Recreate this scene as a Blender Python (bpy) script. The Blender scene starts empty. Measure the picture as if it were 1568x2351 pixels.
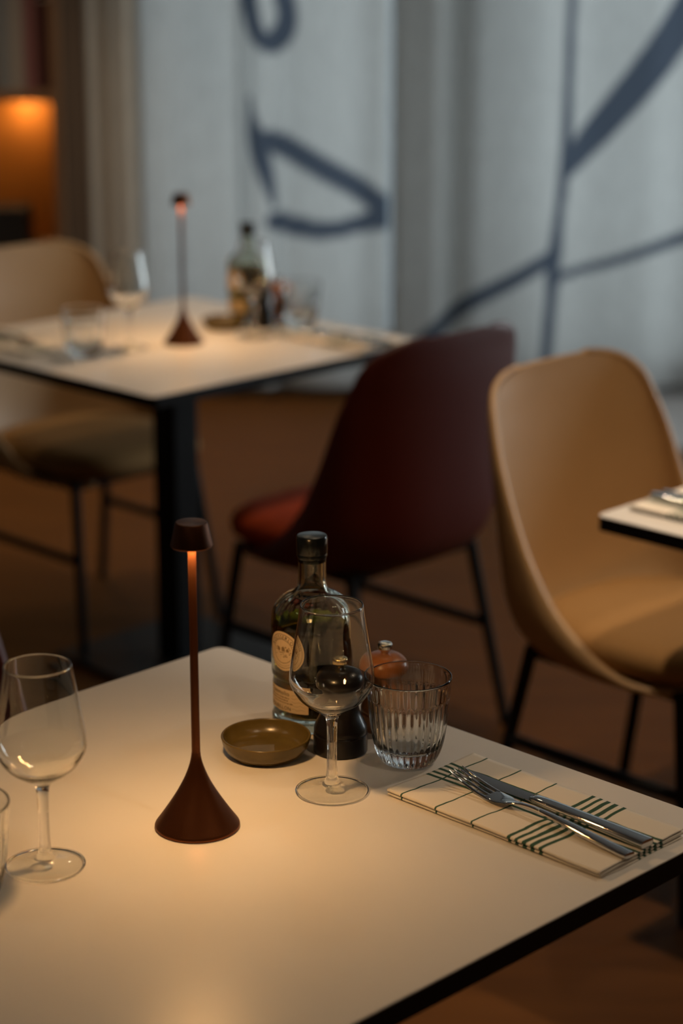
import bpy, bmesh, math, random
from mathutils import Vector, Matrix, noise

random.seed(7)
scene = bpy.context.scene
COL = scene.collection

# ------------------------------------------------------------------ camera
CAM = Vector((-1.72666, -1.92799, 1.67256))
FW = Vector((0.68366508, 0.67574897, -0.27561818))
RT = Vector((0.70297725, -0.71121233, 0.0))
UP = Vector((0.19602305, 0.19375331, 0.96126719))
cd = bpy.data.cameras.new('camera')
cam = bpy.data.objects.new('camera', cd)
COL.objects.link(cam)
cam.matrix_world = Matrix(((RT.x, UP.x, -FW.x, CAM.x), (RT.y, UP.y, -FW.y, CAM.y), (RT.z, UP.z, -FW.z, CAM.z), (0, 0, 0, 1)))
cd.sensor_fit = 'HORIZONTAL'
cd.sensor_width = 24.0
cd.lens = 4800 / 1568 * 24.0
cd.clip_start = 0.05
cd.dof.use_dof = True
cd.dof.focus_distance = 2.28
cd.dof.aperture_fstop = 2.7
scene.camera = cam

# ------------------------------------------------------------------ view, world, main lights
vs = scene.view_settings
vs.view_transform = 'Standard'
vs.look = 'None'
vs.gamma = 1.0
vs.use_curve_mapping = False
vs.exposure = 0.0
cy = scene.cycles
cy.max_bounces = 9
cy.diffuse_bounces = 2
cy.glossy_bounces = 4
cy.transmission_bounces = 10
cy.transparent_max_bounces = 16
cy.sample_clamp_indirect = 60.0
cy.blur_glossy = 0.5
cy.use_adaptive_sampling = True
cy.adaptive_threshold = 0.08

world = bpy.data.worlds.new('world')
scene.world = world
world.use_nodes = True
world.node_tree.nodes['Background'].inputs[0].default_value = (0.62, 0.74, 0.86, 1)
world.node_tree.nodes['Background'].inputs[1].default_value = 0.5

# the room's own axes: NV points at the window wall, LV to the right along it
NV = Vector((0.711, 0.703, 0)).normalized()
LV = Vector((NV.y, -NV.x, 0))
RROT = math.atan2(LV.y, LV.x)
CXY = Vector((CAM.x, CAM.y, 0))


def RP(lat, D, z=0.0):
    return CXY + NV * D + LV * lat + Vector((0, 0, z))


def add_area(name, loc, direction, sx, sy, power, color):
    l = bpy.data.lights.new(name, 'AREA')
    l.shape = 'RECTANGLE'
    l.size = sx
    l.size_y = sy
    l.energy = power
    l.color = color
    o = bpy.data.objects.new(name, l)
    o.location = loc
    o.rotation_euler = Vector(direction).to_track_quat('-Z', 'Y').to_euler()
    COL.objects.link(o)
    return o


DAY = 52.0
add_area('daylight_outside', RP(1.0, 8.15, 1.35), -NV, 3.8, 2.5, DAY, (0.90, 0.955, 1.0))
SIDE = 135.0
add_area('daylight_side', RP(4.35, 6.3, 1.55), -LV, 2.4, 1.9, SIDE, (0.93, 0.96, 1.0))

# ------------------------------------------------------------------ materials
MATS = {}


def mat(name, col=(0.8, 0.8, 0.8), rough=0.5, metal=0.0, spec=0.5, trans=0.0, ior=1.45, coat=0.0, emit=None, estr=0.0,
        var=0.0, vscale=20.0, bump=0.0, bscale=200.0, stretch=(1, 1, 1)):
    if name in MATS:
        return MATS[name]
    m = bpy.data.materials.new(name)
    m.use_nodes = True
    nt = m.node_tree
    b = nt.nodes['Principled BSDF']
    b.inputs['Base Color'].default_value = (*col, 1)
    b.inputs['Roughness'].default_value = rough
    b.inputs['Metallic'].default_value = metal
    b.inputs['IOR'].default_value = ior
    b.inputs['Specular IOR Level'].default_value = spec
    b.inputs['Transmission Weight'].default_value = trans
    b.inputs['Coat Weight'].default_value = coat
    if emit:
        b.inputs['Emission Color'].default_value = (*emit, 1)
        b.inputs['Emission Strength'].default_value = estr
    if var or bump:
        tc = nt.nodes.new('ShaderNodeTexCoord')
        mp = nt.nodes.new('ShaderNodeMapping')
        mp.inputs['Scale'].default_value = stretch
        nt.links.new(tc.outputs['Object'], mp.inputs['Vector'])
    if var:
        n = nt.nodes.new('ShaderNodeTexNoise')
        n.inputs['Scale'].default_value = vscale
        n.inputs['Detail'].default_value = 4
        nt.links.new(mp.outputs['Vector'], n.inputs['Vector'])
        r = nt.nodes.new('ShaderNodeMix')
        r.data_type = 'RGBA'
        r.inputs[6].default_value = (*[c * (1 - var) for c in col], 1)
        r.inputs[7].default_value = (*[min(1, c * (1 + var)) for c in col], 1)
        nt.links.new(n.outputs['Fac'], r.inputs[0])
        nt.links.new(r.outputs[2], b.inputs['Base Color'])
    if bump:
        n2 = nt.nodes.new('ShaderNodeTexNoise')
        n2.inputs['Scale'].default_value = bscale
        n2.inputs['Detail'].default_value = 3
        nt.links.new(mp.outputs['Vector'], n2.inputs['Vector'])
        bp = nt.nodes.new('ShaderNodeBump')
        bp.inputs['Strength'].default_value = bump
        bp.inputs['Distance'].default_value = 0.002
        nt.links.new(n2.outputs['Fac'], bp.inputs['Height'])
        nt.links.new(bp.outputs['Normal'], b.inputs['Normal'])
    MATS[name] = m
    return m


def glass_mat(name, col=(1, 1, 1), ior=1.5, rough=0.0):
    m = bpy.data.materials.new(name)
    m.use_nodes = True
    nt = m.node_tree
    nt.nodes.remove(nt.nodes['Principled BSDF'])
    g = nt.nodes.new('ShaderNodeBsdfGlass')
    g.inputs['Color'].default_value = (*col, 1)
    g.inputs['IOR'].default_value = ior
    g.inputs['Roughness'].default_value = rough
    nt.links.new(g.outputs[0], nt.nodes['Material Output'].inputs[0])
    MATS[name] = m
    return m


def curtain_mat(name, col, ink, trans):
    """woven linen; the attribute 'print' holds the painted brush lines"""
    m = bpy.data.materials.new(name)
    m.use_nodes = True
    nt = m.node_tree
    nt.nodes.remove(nt.nodes['Principled BSDF'])
    tc = nt.nodes.new('ShaderNodeTexCoord')
    mp = nt.nodes.new('ShaderNodeMapping')
    mp.inputs['Scale'].default_value = (60, 60, 14)
    n = nt.nodes.new('ShaderNodeTexNoise')
    n.inputs['Scale'].default_value = 1.0
    n.inputs['Detail'].default_value = 5
    nt.links.new(tc.outputs['Object'], mp.inputs['Vector'])
    nt.links.new(mp.outputs['Vector'], n.inputs['Vector'])
    base = nt.nodes.new('ShaderNodeMix')
    base.data_type = 'RGBA'
    base.inputs[6].default_value = (*[c * 0.8 for c in col], 1)
    base.inputs[7].default_value = (*[min(1, c * 1.15) for c in col], 1)
    nt.links.new(n.outputs['Fac'], base.inputs[0])
    at = nt.nodes.new('ShaderNodeAttribute')
    at.attribute_name = 'print'
    mx = nt.nodes.new('ShaderNodeMix')
    mx.data_type = 'RGBA'
    mx.inputs[7].default_value = (*ink, 1)
    nt.links.new(at.outputs['Fac'], mx.inputs[0])
    nt.links.new(base.outputs[2], mx.inputs[6])
    d = nt.nodes.new('ShaderNodeBsdfDiffuse')
    t = nt.nodes.new('ShaderNodeBsdfTranslucent')
    nt.links.new(mx.outputs[2], d.inputs['Color'])
    nt.links.new(mx.outputs[2], t.inputs['Color'])
    ms = nt.nodes.new('ShaderNodeMixShader')
    ms.inputs[0].default_value = trans
    nt.links.new(d.outputs[0], ms.inputs[1])
    nt.links.new(t.outputs[0], ms.inputs[2])
    nt.links.new(ms.outputs[0], nt.nodes['Material Output'].inputs[0])
    MATS[name] = m
    return m


def napkin_mat(name, W, L):
    """cream cotton with green cross lines and two bands of five stripes (object coordinates x: 0..W, y: 0..L)"""
    m = bpy.data.materials.new(name)
    m.use_nodes = True
    nt = m.node_tree
    b = nt.nodes['Principled BSDF']
    b.inputs['Roughness'].default_value = 0.9
    b.inputs['Specular IOR Level'].default_value = 0.15
    tc = nt.nodes.new('ShaderNodeTexCoord')
    nz = nt.nodes.new('ShaderNodeTexNoise')
    nz.inputs['Scale'].default_value = 28
    nt.links.new(tc.outputs['Object'], nz.inputs['Vector'])
    sb = nt.nodes.new('ShaderNodeVectorMath')
    sb.operation = 'SUBTRACT'
    sb.inputs[1].default_value = (0.5, 0.5, 0.5)
    nt.links.new(nz.outputs['Color'], sb.inputs[0])
    sc = nt.nodes.new('ShaderNodeVectorMath')
    sc.operation = 'SCALE'
    sc.inputs['Scale'].default_value = 0.006
    nt.links.new(sb.outputs[0], sc.inputs[0])
    ad = nt.nodes.new('ShaderNodeVectorMath')
    nt.links.new(tc.outputs['Object'], ad.inputs[0])
    nt.links.new(sc.outputs[0], ad.inputs[1])
    sep = nt.nodes.new('ShaderNodeSeparateXYZ')
    nt.links.new(ad.outputs[0], sep.inputs[0])

    def band(axis, size, bands):
        mr = nt.nodes.new('ShaderNodeMath')
        mr.operation = 'DIVIDE'
        mr.inputs[1].default_value = size
        nt.links.new(sep.outputs[axis], mr.inputs[0])
        cr = nt.nodes.new('ShaderNodeValToRGB')
        cr.color_ramp.interpolation = 'CONSTANT'
        e = cr.color_ramp.elements
        e[0].position = 0
        e[0].color = (0, 0, 0, 1)
        e.remove(e[1])
        for c, h in bands:
            x = e.new(c - h)
            x.color = (1, 1, 1, 1)
            x = e.new(c + h)
            x.color = (0, 0, 0, 1)
        nt.links.new(mr.outputs[0], cr.inputs[0])
        return cr
    a = band(1, L, [(0.072, 0.004), (0.24, 0.004), (0.415, 0.004)] + [(0.588 + 0.036 * i, 0.0085) for i in range(5)])
    c = band(0, -W, [(0.455 + 0.066 * i, 0.0155) for i in range(5)])
    mxm = nt.nodes.new('ShaderNodeMath')
    mxm.operation = 'MAXIMUM'
    nt.links.new(a.outputs[0], mxm.inputs[0])
    nt.links.new(c.outputs[0], mxm.inputs[1])
    wv = nt.nodes.new('ShaderNodeTexNoise')
    wv.inputs['Scale'].default_value = 1500
    nt.links.new(tc.outputs['Object'], wv.inputs['Vector'])
    mu = nt.nodes.new('ShaderNodeMath')
    mu.operation = 'MULTIPLY_ADD'
    mu.inputs[1].default_value = 0.35
    mu.inputs[2].default_value = 0.78
    nt.links.new(wv.outputs['Fac'], mu.inputs[0])
    fm = nt.nodes.new('ShaderNodeMath')
    fm.operation = 'MULTIPLY'
    fm.use_clamp = True
    nt.links.new(mxm.outputs[0], fm.inputs[0])
    nt.links.new(mu.outputs[0], fm.inputs[1])
    mx = nt.nodes.new('ShaderNodeMix')
    mx.data_type = 'RGBA'
    mx.inputs[6].default_value = (0.80, 0.74, 0.66, 1)
    mx.inputs[7].default_value = (0.012, 0.075, 0.045, 1)
    nt.links.new(fm.outputs[0], mx.inputs[0])
    nt.links.new(mx.outputs[2], b.inputs['Base Color'])
    bp = nt.nodes.new('ShaderNodeBump')
    bp.inputs['Strength'].default_value = 0.25
    bp.inputs['Distance'].default_value = 0.0004
    nt.links.new(wv.outputs['Fac'], bp.inputs['Height'])
    nt.links.new(bp.outputs['Normal'], b.inputs['Normal'])
    MATS[name] = m
    return m


M_TOP = mat('cream_laminate', (0.74, 0.705, 0.672), 0.34, spec=0.5, var=0.035, vscale=9, bump=0.03, bscale=500)
M_CORE = mat('black_core', (0.006, 0.0055, 0.0055), 0.5, spec=0.25, var=0.2, vscale=80)
M_BLACK = mat('black_powder_metal', (0.008, 0.008, 0.0085), 0.5, spec=0.2, bump=0.05, bscale=900)
M_LAMP = mat('rust_brown_metal', (0.16, 0.055, 0.022), 0.40, metal=0.85, bump=0.02, bscale=1500)
_nt = M_LAMP.node_tree
_tg = _nt.nodes.new('ShaderNodeTangent')
_tg.direction_type = 'RADIAL'
_tg.axis = 'Z'
_nt.links.new(_tg.outputs[0], _nt.nodes['Principled BSDF'].inputs['Tangent'])
_nt.nodes['Principled BSDF'].inputs['Anisotropic'].default_value = 0.6
M_LED = mat('warm_led', (1, 0.8, 0.5), 0.5, emit=(1.0, 0.55, 0.20), estr=70.0)
M_GLASS = glass_mat('clear_glass', (0.985, 0.99, 0.985), 1.5)
M_BOTTLE = glass_mat('bottle_glass', (0.95, 0.97, 0.93), 1.5)
M_OIL = glass_mat('olive_oil', (0.47, 0.33, 0.025), 1.47)
M_CAP = mat('black_stopper', (0.010, 0.012, 0.012), 0.22, spec=0.6, bump=0.02, bscale=600)
M_LABEL = mat('cream_paper_label', (0.62, 0.47, 0.29), 0.75, var=0.08, vscale=300)
M_INK = mat('brown_label_ink', (0.055, 0.035, 0.018), 0.8, var=0.2, vscale=500)
M_INKL = mat('pale_brown_engraving', (0.24, 0.155, 0.07), 0.8, var=0.35, vscale=700)
M_DISH = mat('olive_glazed_stoneware', (0.115, 0.078, 0.020), 0.25, spec=0.6, var=0.25, vscale=45, bump=0.04, bscale=120)
M_MILLD = mat('ebonised_wood', (0.009, 0.007, 0.006), 0.28, spec=0.4, coat=0.15, var=0.2, vscale=60, bump=0.03, bscale=150, stretch=(1, 1, .2))
M_MILLW = mat('warm_beech_wood', (0.28, 0.098, 0.026), 0.38, coat=0.3, var=0.3, vscale=40, stretch=(3, 3, .4), bump=0.03, bscale=150)
M_BRASS = mat('brass_knob', (0.62, 0.46, 0.22), 0.25, metal=1.0, var=0.1, vscale=100)
M_CHROME = mat('chrome_knob', (0.72, 0.72, 0.70), 0.12, metal=1.0, var=0.05, vscale=100)
M_STEEL = mat('polished_steel', (0.66, 0.655, 0.64), 0.055, metal=1.0, var=0.05, vscale=60, bump=0.01, bscale=400)
M_RED = mat('oxblood_plastic', (0.080, 0.0085, 0.004), 0.45, bump=0.03, bscale=700, var=0.05)
M_REDF = mat('rust_red_fabric', (0.33, 0.040, 0.006), 0.8, spec=0.2, bump=0.2, bscale=900, var=0.1, vscale=200)
M_TAN = mat('ochre_plastic', (0.42, 0.255, 0.115), 0.48, bump=0.03, bscale=700, var=0.05)
M_TANF = mat('ochre_fabric', (0.33, 0.178, 0.062), 0.8, spec=0.25, bump=0.2, bscale=900, var=0.1, vscale=200)
M_FLOOR = mat('brown_wood_floor', (0.098, 0.037, 0.0085), 0.55, spec=0.06, var=0.35, vscale=2.2, stretch=(1.2, 7, 1), bump=0.03, bscale=60)
M_STONE = mat('pale_stone_floor', (0.42, 0.40, 0.39), 0.3, var=0.1, vscale=6)
M_WALL = mat('dark_brown_wall', (0.10, 0.068, 0.045), 0.7, var=0.15, vscale=4, stretch=(8, 8, .5))
M_PLASTER = mat('warm_grey_plaster', (0.20, 0.17, 0.145), 0.9, var=0.06, vscale=8)
M_CEIL = mat('ceiling_paint', (0.24, 0.225, 0.21), 0.9, var=0.04, vscale=6)
M_CAB = mat('walnut_veneer', (0.16, 0.085, 0.042), 0.45, var=0.25, vscale=6, stretch=(6, 6, .6))
M_NICHE = mat('orange_oak_veneer', (0.55, 0.24, 0.06), 0.5, var=0.15, vscale=6, stretch=(6, 6, .6))
M_FRAME = mat('window_frame_paint', (0.10, 0.10, 0.10), 0.5, var=0.1, vscale=10)
M_CURT = curtain_mat('grey_linen_print', (0.60, 0.60, 0.585), (0.085, 0.103, 0.138), 0.55)
M_CURT2 = curtain_mat('taupe_linen', (0.52, 0.46, 0.38), (0.10, 0.11, 0.15), 0.25)
M_DARKBOX = mat('matt_black_box', (0.010, 0.010, 0.011), 0.6, var=0.1)
M_DOWN = mat('downlight_lens', (1, 0.9, 0.75), 0.5, emit=(1.0, 0.78, 0.50), estr=120.0)
M_TRIMW = mat('downlight_ring', (0.5, 0.48, 0.45), 0.4, var=0.05)
NW, NL = 0.142, 0.292
M_NAP = napkin_mat('green_striped_cotton', NW, NL)


def pane_mat():
    m = bpy.data.materials.new('window_pane')
    m.use_nodes = True
    nt = m.node_tree
    nt.nodes.remove(nt.nodes['Principled BSDF'])
    t = nt.nodes.new('ShaderNodeBsdfTransparent')
    t.inputs[0].default_value = (0.93, 0.97, 0.97, 1)
    g = nt.nodes.new('ShaderNodeBsdfGlossy')
    g.inputs['Roughness'].default_value = 0.02
    fz = nt.nodes.new('ShaderNodeFresnel')
    ms = nt.nodes.new('ShaderNodeMixShader')
    nt.links.new(fz.outputs[0], ms.inputs[0])
    nt.links.new(t.outputs[0], ms.inputs[1])
    nt.links.new(g.outputs[0], ms.inputs[2])
    nt.links.new(ms.outputs[0], nt.nodes['Material Output'].inputs[0])
    return m


M_PANE = pane_mat()


def thin_glass(name):
    """a wall too thin to bend the view: clear straight through, mirror-like towards grazing angles"""
    m = bpy.data.materials.new(name)
    m.use_nodes = True
    nt = m.node_tree
    nt.nodes.remove(nt.nodes['Principled BSDF'])
    t = nt.nodes.new('ShaderNodeBsdfTransparent')
    t.inputs[0].default_value = (0.985, 0.99, 0.985, 1)
    g = nt.nodes.new('ShaderNodeBsdfGlossy')
    g.inputs['Roughness'].default_value = 0.0
    lw = nt.nodes.new('ShaderNodeFresnel')
    lw.inputs['IOR'].default_value = 1.5
    ge = nt.nodes.new('ShaderNodeNewGeometry')
    iv = nt.nodes.new('ShaderNodeMix')
    iv.data_type = 'FLOAT'
    iv.inputs[2].default_value = 1.5
    iv.inputs[3].default_value = 0.6667
    nt.links.new(ge.outputs['Backfacing'], iv.inputs[0])
    # the same reflectance from either side of the wall
    mm = nt.nodes.new('ShaderNodeMath')
    mm.operation = 'DIVIDE'
    mm.inputs[0].default_value = 1.0
    nt.links.new(iv.outputs[0], lw.inputs['IOR'])
    ms = nt.nodes.new('ShaderNodeMixShader')
    nt.links.new(lw.outputs[0], ms.inputs[0])
    nt.links.new(t.outputs[0], ms.inputs[1])
    nt.links.new(g.outputs[0], ms.inputs[2])
    nt.links.new(ms.outputs[0], nt.nodes['Material Output'].inputs[0])
    nt.nodes.remove(mm)
    return m


M_THIN = thin_glass('thin_glass')


def stem_glass(name, k):
    """slim solid stem: most light passes almost straight, the rest is bent"""
    m = bpy.data.materials.new(name)
    m.use_nodes = True
    nt = m.node_tree
    nt.nodes.remove(nt.nodes['Principled BSDF'])
    t = nt.nodes.new('ShaderNodeBsdfTransparent')
    g = nt.nodes.new('ShaderNodeBsdfGlass')
    g.inputs['IOR'].default_value = 1.5
    ms = nt.nodes.new('ShaderNodeMixShader')
    ms.inputs[0].default_value = k
    nt.links.new(g.outputs[0], ms.inputs[1])
    nt.links.new(t.outputs[0], ms.inputs[2])
    nt.links.new(ms.outputs[0], nt.nodes['Material Output'].inputs[0])
    return m


M_STEM = stem_glass('stem_glass', 0.42)


# ------------------------------------------------------------------ mesh helpers
def new_obj(name, verts, faces, material, parent=None, smooth=False, loc=(0, 0, 0)):
    me = bpy.data.meshes.new(name)
    me.from_pydata([tuple(v) for v in verts], [], faces)
    bm = bmesh.new()
    bm.from_mesh(me)
    bmesh.ops.recalc_face_normals(bm, faces=bm.faces)
    bm.to_mesh(me)
    bm.free()
    if smooth:
        for p in me.polygons:
            p.use_smooth = True
    me.materials.append(material)
    o = bpy.data.objects.new(name, me)
    o.location = loc
    COL.objects.link(o)
    if parent:
        o.parent = parent
    return o


def empty(name, loc=(0, 0, 0), rz=0.0):
    o = bpy.data.objects.new(name, None)
    o.empty_display_size = 0.05
    o.location = loc
    o.rotation_euler = (0, 0, rz)
    COL.objects.link(o)
    return o


def tag(o, label, cat, group=None):
    o['label'] = label
    o['category'] = cat
    if group:
        o['group'] = group
    return o


def struct(o, label=None):
    o['kind'] = 'structure'
    if label:
        o['label'] = label
    return o


def copy_tree(src, parent=None):
    c = src.copy()
    COL.objects.link(c)
    c.parent = parent
    for ch in [x for x in src.children]:
        copy_tree(ch, c)
    return c


def spline(pts, n):
    """Catmull-Rom through a list of tuples"""
    out = []
    P = [Vector(p) for p in pts]
    m = len(P) - 1
    per = max(1, n // m)
    for i in range(m):
        p0 = P[i - 1] if i > 0 else P[i] * 2 - P[i + 1]
        p1, p2 = P[i], P[i + 1]
        p3 = P[i + 2] if i + 2 <= m else P[i + 1] * 2 - P[i]
        for k in range(per):
            t = k / per
            out.append(0.5 * ((2 * p1) + (p2 - p0) * t + (2 * p0 - 5 * p1 + 4 * p2 - p3) * t * t + (3 * p1 - p0 - 3 * p2 + p3) * t ** 3))
    out.append(P[-1].copy())
    return out


def lathe_data(prof, seg=64, mod=None):
    """prof: list of (r, z); first or last r may be 0 (pole). returns verts, faces"""
    verts, faces, rows = [], [], []
    for (r, z) in prof:
        if r < 1e-6:
            rows.append([len(verts)])
            verts.append((0, 0, z))
        else:
            row = []
            for k in range(seg):
                a = 2 * math.pi * k / seg
                rr = r if mod is None else mod(r, z, a)
                row.append(len(verts))
                verts.append((rr * math.cos(a), rr * math.sin(a), z))
            rows.append(row)
    for A, B in zip(rows[:-1], rows[1:]):
        for k in range(seg):
            k2 = (k + 1) % seg
            if len(A) == 1 and len(B) == 1:
                continue
            if len(A) == 1:
                faces.append((A[0], B[k], B[k2]))
            elif len(B) == 1:
                faces.append((A[k], A[k2], B[0]))
            else:
                faces.append((A[k], A[k2], B[k2], B[k]))
    return verts, faces


def lathe(name, prof, material, parent=None, seg=64, smooth=True, mod=None, loc=(0, 0, 0), sharp=None):
    v, f = lathe_data(prof, seg, mod)
    o = new_obj(name, v, f, material, parent, smooth, loc)
    if sharp:
        o.data.set_sharp_from_angle(angle=math.radians(sharp))
    return o


def box_data(x0, x1, y0, y1, z0, z1):
    v = [(x0, y0, z0), (x1, y0, z0), (x1, y1, z0), (x0, y1, z0), (x0, y0, z1), (x1, y0, z1), (x1, y1, z1), (x0, y1, z1)]
    f = [(0, 3, 2, 1), (4, 5, 6, 7), (0, 1, 5, 4), (1, 2, 6, 5), (2, 3, 7, 6), (3, 0, 4, 7)]
    return v, f


def box(name, x0, x1, y0, y1, z0, z1, material, parent=None, bevel=0.0, loc=(0, 0, 0), seg=2):
    v, f = box_data(x0, x1, y0, y1, z0, z1)
    o = new_obj(name, v, f, material, parent, False, loc)
    if bevel:
        bm = bmesh.new()
        bm.from_mesh(o.data)
        bmesh.ops.bevel(bm, geom=list(bm.edges), offset=bevel, segments=seg, affect='EDGES', profile=0.6)
        bm.to_mesh(o.data)
        bm.free()
    return o


def rbox(name, lat0, lat1, d0, d1, z0, z1, material, parent=None, bevel=0.0):
    """box along the room's own axes; its origin lies at the box's base centre"""
    cx, cd_ = (lat0 + lat1) / 2, (d0 + d1) / 2
    o = box(name, lat0 - cx, lat1 - cx, d0 - cd_, d1 - cd_, 0, z1 - z0, material, None, bevel)
    if parent is None:
        o.location = RP(cx, cd_, z0)
        o.rotation_euler = (0, 0, RROT)
    else:
        o.parent = parent
        o.location = (cx, cd_, z0)
    return o


def tube_data(pts, rads, seg=12, cap=True):
    pts = [Vector(p) for p in pts]
    verts, faces = [], []
    n = len(pts)
    ref = None
    for i in range(n):
        t = (pts[min(i + 1, n - 1)] - pts[max(i - 1, 0)]).normalized()
        if ref is None:
            ref = Vector((0, 0, 1)) if abs(t.z) < 0.9 else Vector((1, 0, 0))
        u = (ref - t * ref.dot(t)).normalized()
        ref = u
        w = t.cross(u)
        for k in range(seg):
            a = 2 * math.pi * k / seg
            verts.append(pts[i] + (u * math.cos(a) + w * math.sin(a)) * rads[i])
    for i in range(n - 1):
        for k in range(seg):
            k2 = (k + 1) % seg
            faces.append((i * seg + k, i * seg + k2, (i + 1) * seg + k2, (i + 1) * seg + k))
    if cap:
        faces.append(tuple(range(seg)))
        faces.append(tuple(range((n - 1) * seg, n * seg)))
    return verts, faces


def tube(name, pts, r, material, parent=None, seg=12):
    rads = r if isinstance(r, (list, tuple)) else [r] * len(pts)
    v, f = tube_data(pts, rads, seg)
    o = new_obj(name, v, f, material, parent, True)
    o.data.set_sharp_from_angle(angle=math.radians(50))
    return o


# ------------------------------------------------------------------ the room shell
def quad(name, pts, material):
    return new_obj(name, pts, [tuple(range(len(pts)))], material)


CEIL = 2.8
fl = box('floor', -4.2, 4.2, -3.0, 8.6, -0.05, 0.0, M_FLOOR)
fl.location = CXY
fl.rotation_euler = (0, 0, RROT)
struct(fl)
st_pts = [(3.72, -1.0), (3.72, 3.56), (6.0, 1.26), (6.0, -1.0)]
v = [(x, y, 0.0) for x, y in st_pts] + [(x, y, 0.004) for x, y in st_pts]
st = new_obj('trim_1', v, [(0, 1, 2, 3), (4, 5, 6, 7), (0, 1, 5, 4), (1, 2, 6, 5), (2, 3, 7, 6), (3, 0, 4, 7)], M_STONE)
struct(st, 'pale stone floor strip along the curtained window')
struct(rbox('ceiling', -4.2, 4.2, -3.0, 7.95, CEIL, CEIL + 0.1, M_CEIL))
struct(rbox('wall_left', -4.2, -4.1, -3.0, 7.95, 0, CEIL, M_PLASTER))
struct(rbox('wall_right', 4.1, 4.2, -3.0, 5.1, 0, CEIL, M_PLASTER))
struct(rbox('wall_right_far', 4.1, 4.2, 7.5, 7.95, 0, CEIL, M_PLASTER))
struct(rbox('wall_right_sill', 4.1, 4.2, 5.1, 7.5, 0, 0.6, M_PLASTER))
struct(rbox('wall_right_head', 4.1, 4.2, 5.1, 7.5, 2.5, CEIL, M_PLASTER))
struct(rbox('wall_back', -4.1, 4.1, -3.0, -2.9, 0, CEIL, M_PLASTER))
# window wall: solid to the left, head above the glazing, solid to the far right
struct(rbox('wall_window', -4.1, -0.78, 7.75, 7.95, 0, CEIL, M_WALL))
struct(rbox('wall_pier', -0.955, -0.872, 7.28, 7.75, 0, CEIL, M_WALL))
struct(rbox('wall_reveal', -0.872, -0.715, 7.62, 7.75, 0, CEIL, M_PLASTER))  # hidden wall piece, set back so daylight spills behind the taupe curtain
struct(rbox('wall_foot_light_stop', -0.78, 2.85, 7.45, 7.80, 0, 0.16, M_PLASTER))  # low wall added to block daylight leaking under the curtain hems
struct(rbox('wall_window_head', -0.78, 2.85, 7.75, 7.95, 2.55, CEIL, M_PLASTER))
struct(rbox('wall_window_end', 2.85, 4.1, 7.75, 7.95, 0, CEIL, M_PLASTER))
win = empty('window_1', RP(0, 0, 0), RROT)
struct(win)
rbox('window_frame', -0.78, 2.85, 7.80, 7.88, 2.49, 2.55, M_FRAME, win)
rbox('window_frame', -0.78, 2.85, 7.80, 7.88, 0.0, 0.06, M_FRAME, win)
for i, la in enumerate((-0.78, 0.40, 1.60, 2.79)):
    rbox('window_frame', la, la + 0.06, 7.80, 7.88, 0.06, 2.49, M_FRAME, win)
for a, b in ((-0.72, 0.40), (0.46, 1.60), (1.66, 2.79)):
    rbox('pane', a, b, 7.835, 7.845, 0.06, 2.49, M_PANE, win)

win2 = empty('window_2', RP(0, 0, 0), RROT)
struct(win2)
for d0, d1, z0, z1 in ((5.1, 7.5, 0.6, 0.65), (5.1, 7.5, 2.45, 2.5), (5.1, 5.16, 0.65, 2.45), (6.27, 6.33, 0.65, 2.45), (7.44, 7.5, 0.65, 2.45)):
    rbox('window_frame', 4.12, 4.18, d0, d1, z0, z1, M_FRAME, win2)
for d0, d1 in ((5.16, 6.27), (6.33, 7.44)):
    rbox('pane', 4.145, 4.155, d0, d1, 0.65, 2.45, M_PANE, win2)

# ------------------------------------------------------------------ curtains
STROKES = {
    'A': [(-0.32, 1.445, 0.0279), (-0.312, 1.373, 0.0279), (-0.297, 1.301, 0.0264), (-0.272, 1.26, 0.0279), (-0.231, 1.25, 0.0341), (-0.198, 1.279, 0.0341), (-0.183, 1.33, 0.031), (-0.19, 1.38, 0.031), (-0.211, 1.445, 0.0279), (-0.24, 1.52, 0.025), (-0.29, 1.56, 0.025), (-0.32, 1.52, 0.025), (-0.32, 1.445, 0.0279)],
    'B': [(-0.315, 1.06, 0.0062), (-0.308, 1.001, 0.0124), (-0.291, 0.919, 0.0295), (-0.274, 0.844, 0.0295), (-0.252, 0.769, 0.0202), (-0.233, 0.694, 0.0078)],
    'C': [(-0.27, 0.916, 0.025), (-0.246, 0.916, 0.031), (-0.186, 0.889, 0.0357), (-0.065, 0.822, 0.0357), (0.056, 0.754, 0.0341), (0.155, 0.682, 0.0341)],
    'D': [(-0.23, 0.636, 0.0295), (-0.157, 0.618, 0.0326), (-0.066, 0.607, 0.0295), (0.026, 0.618, 0.0264), (0.102, 0.637, 0.031), (0.159, 0.66, 0.0496)],
}
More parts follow.
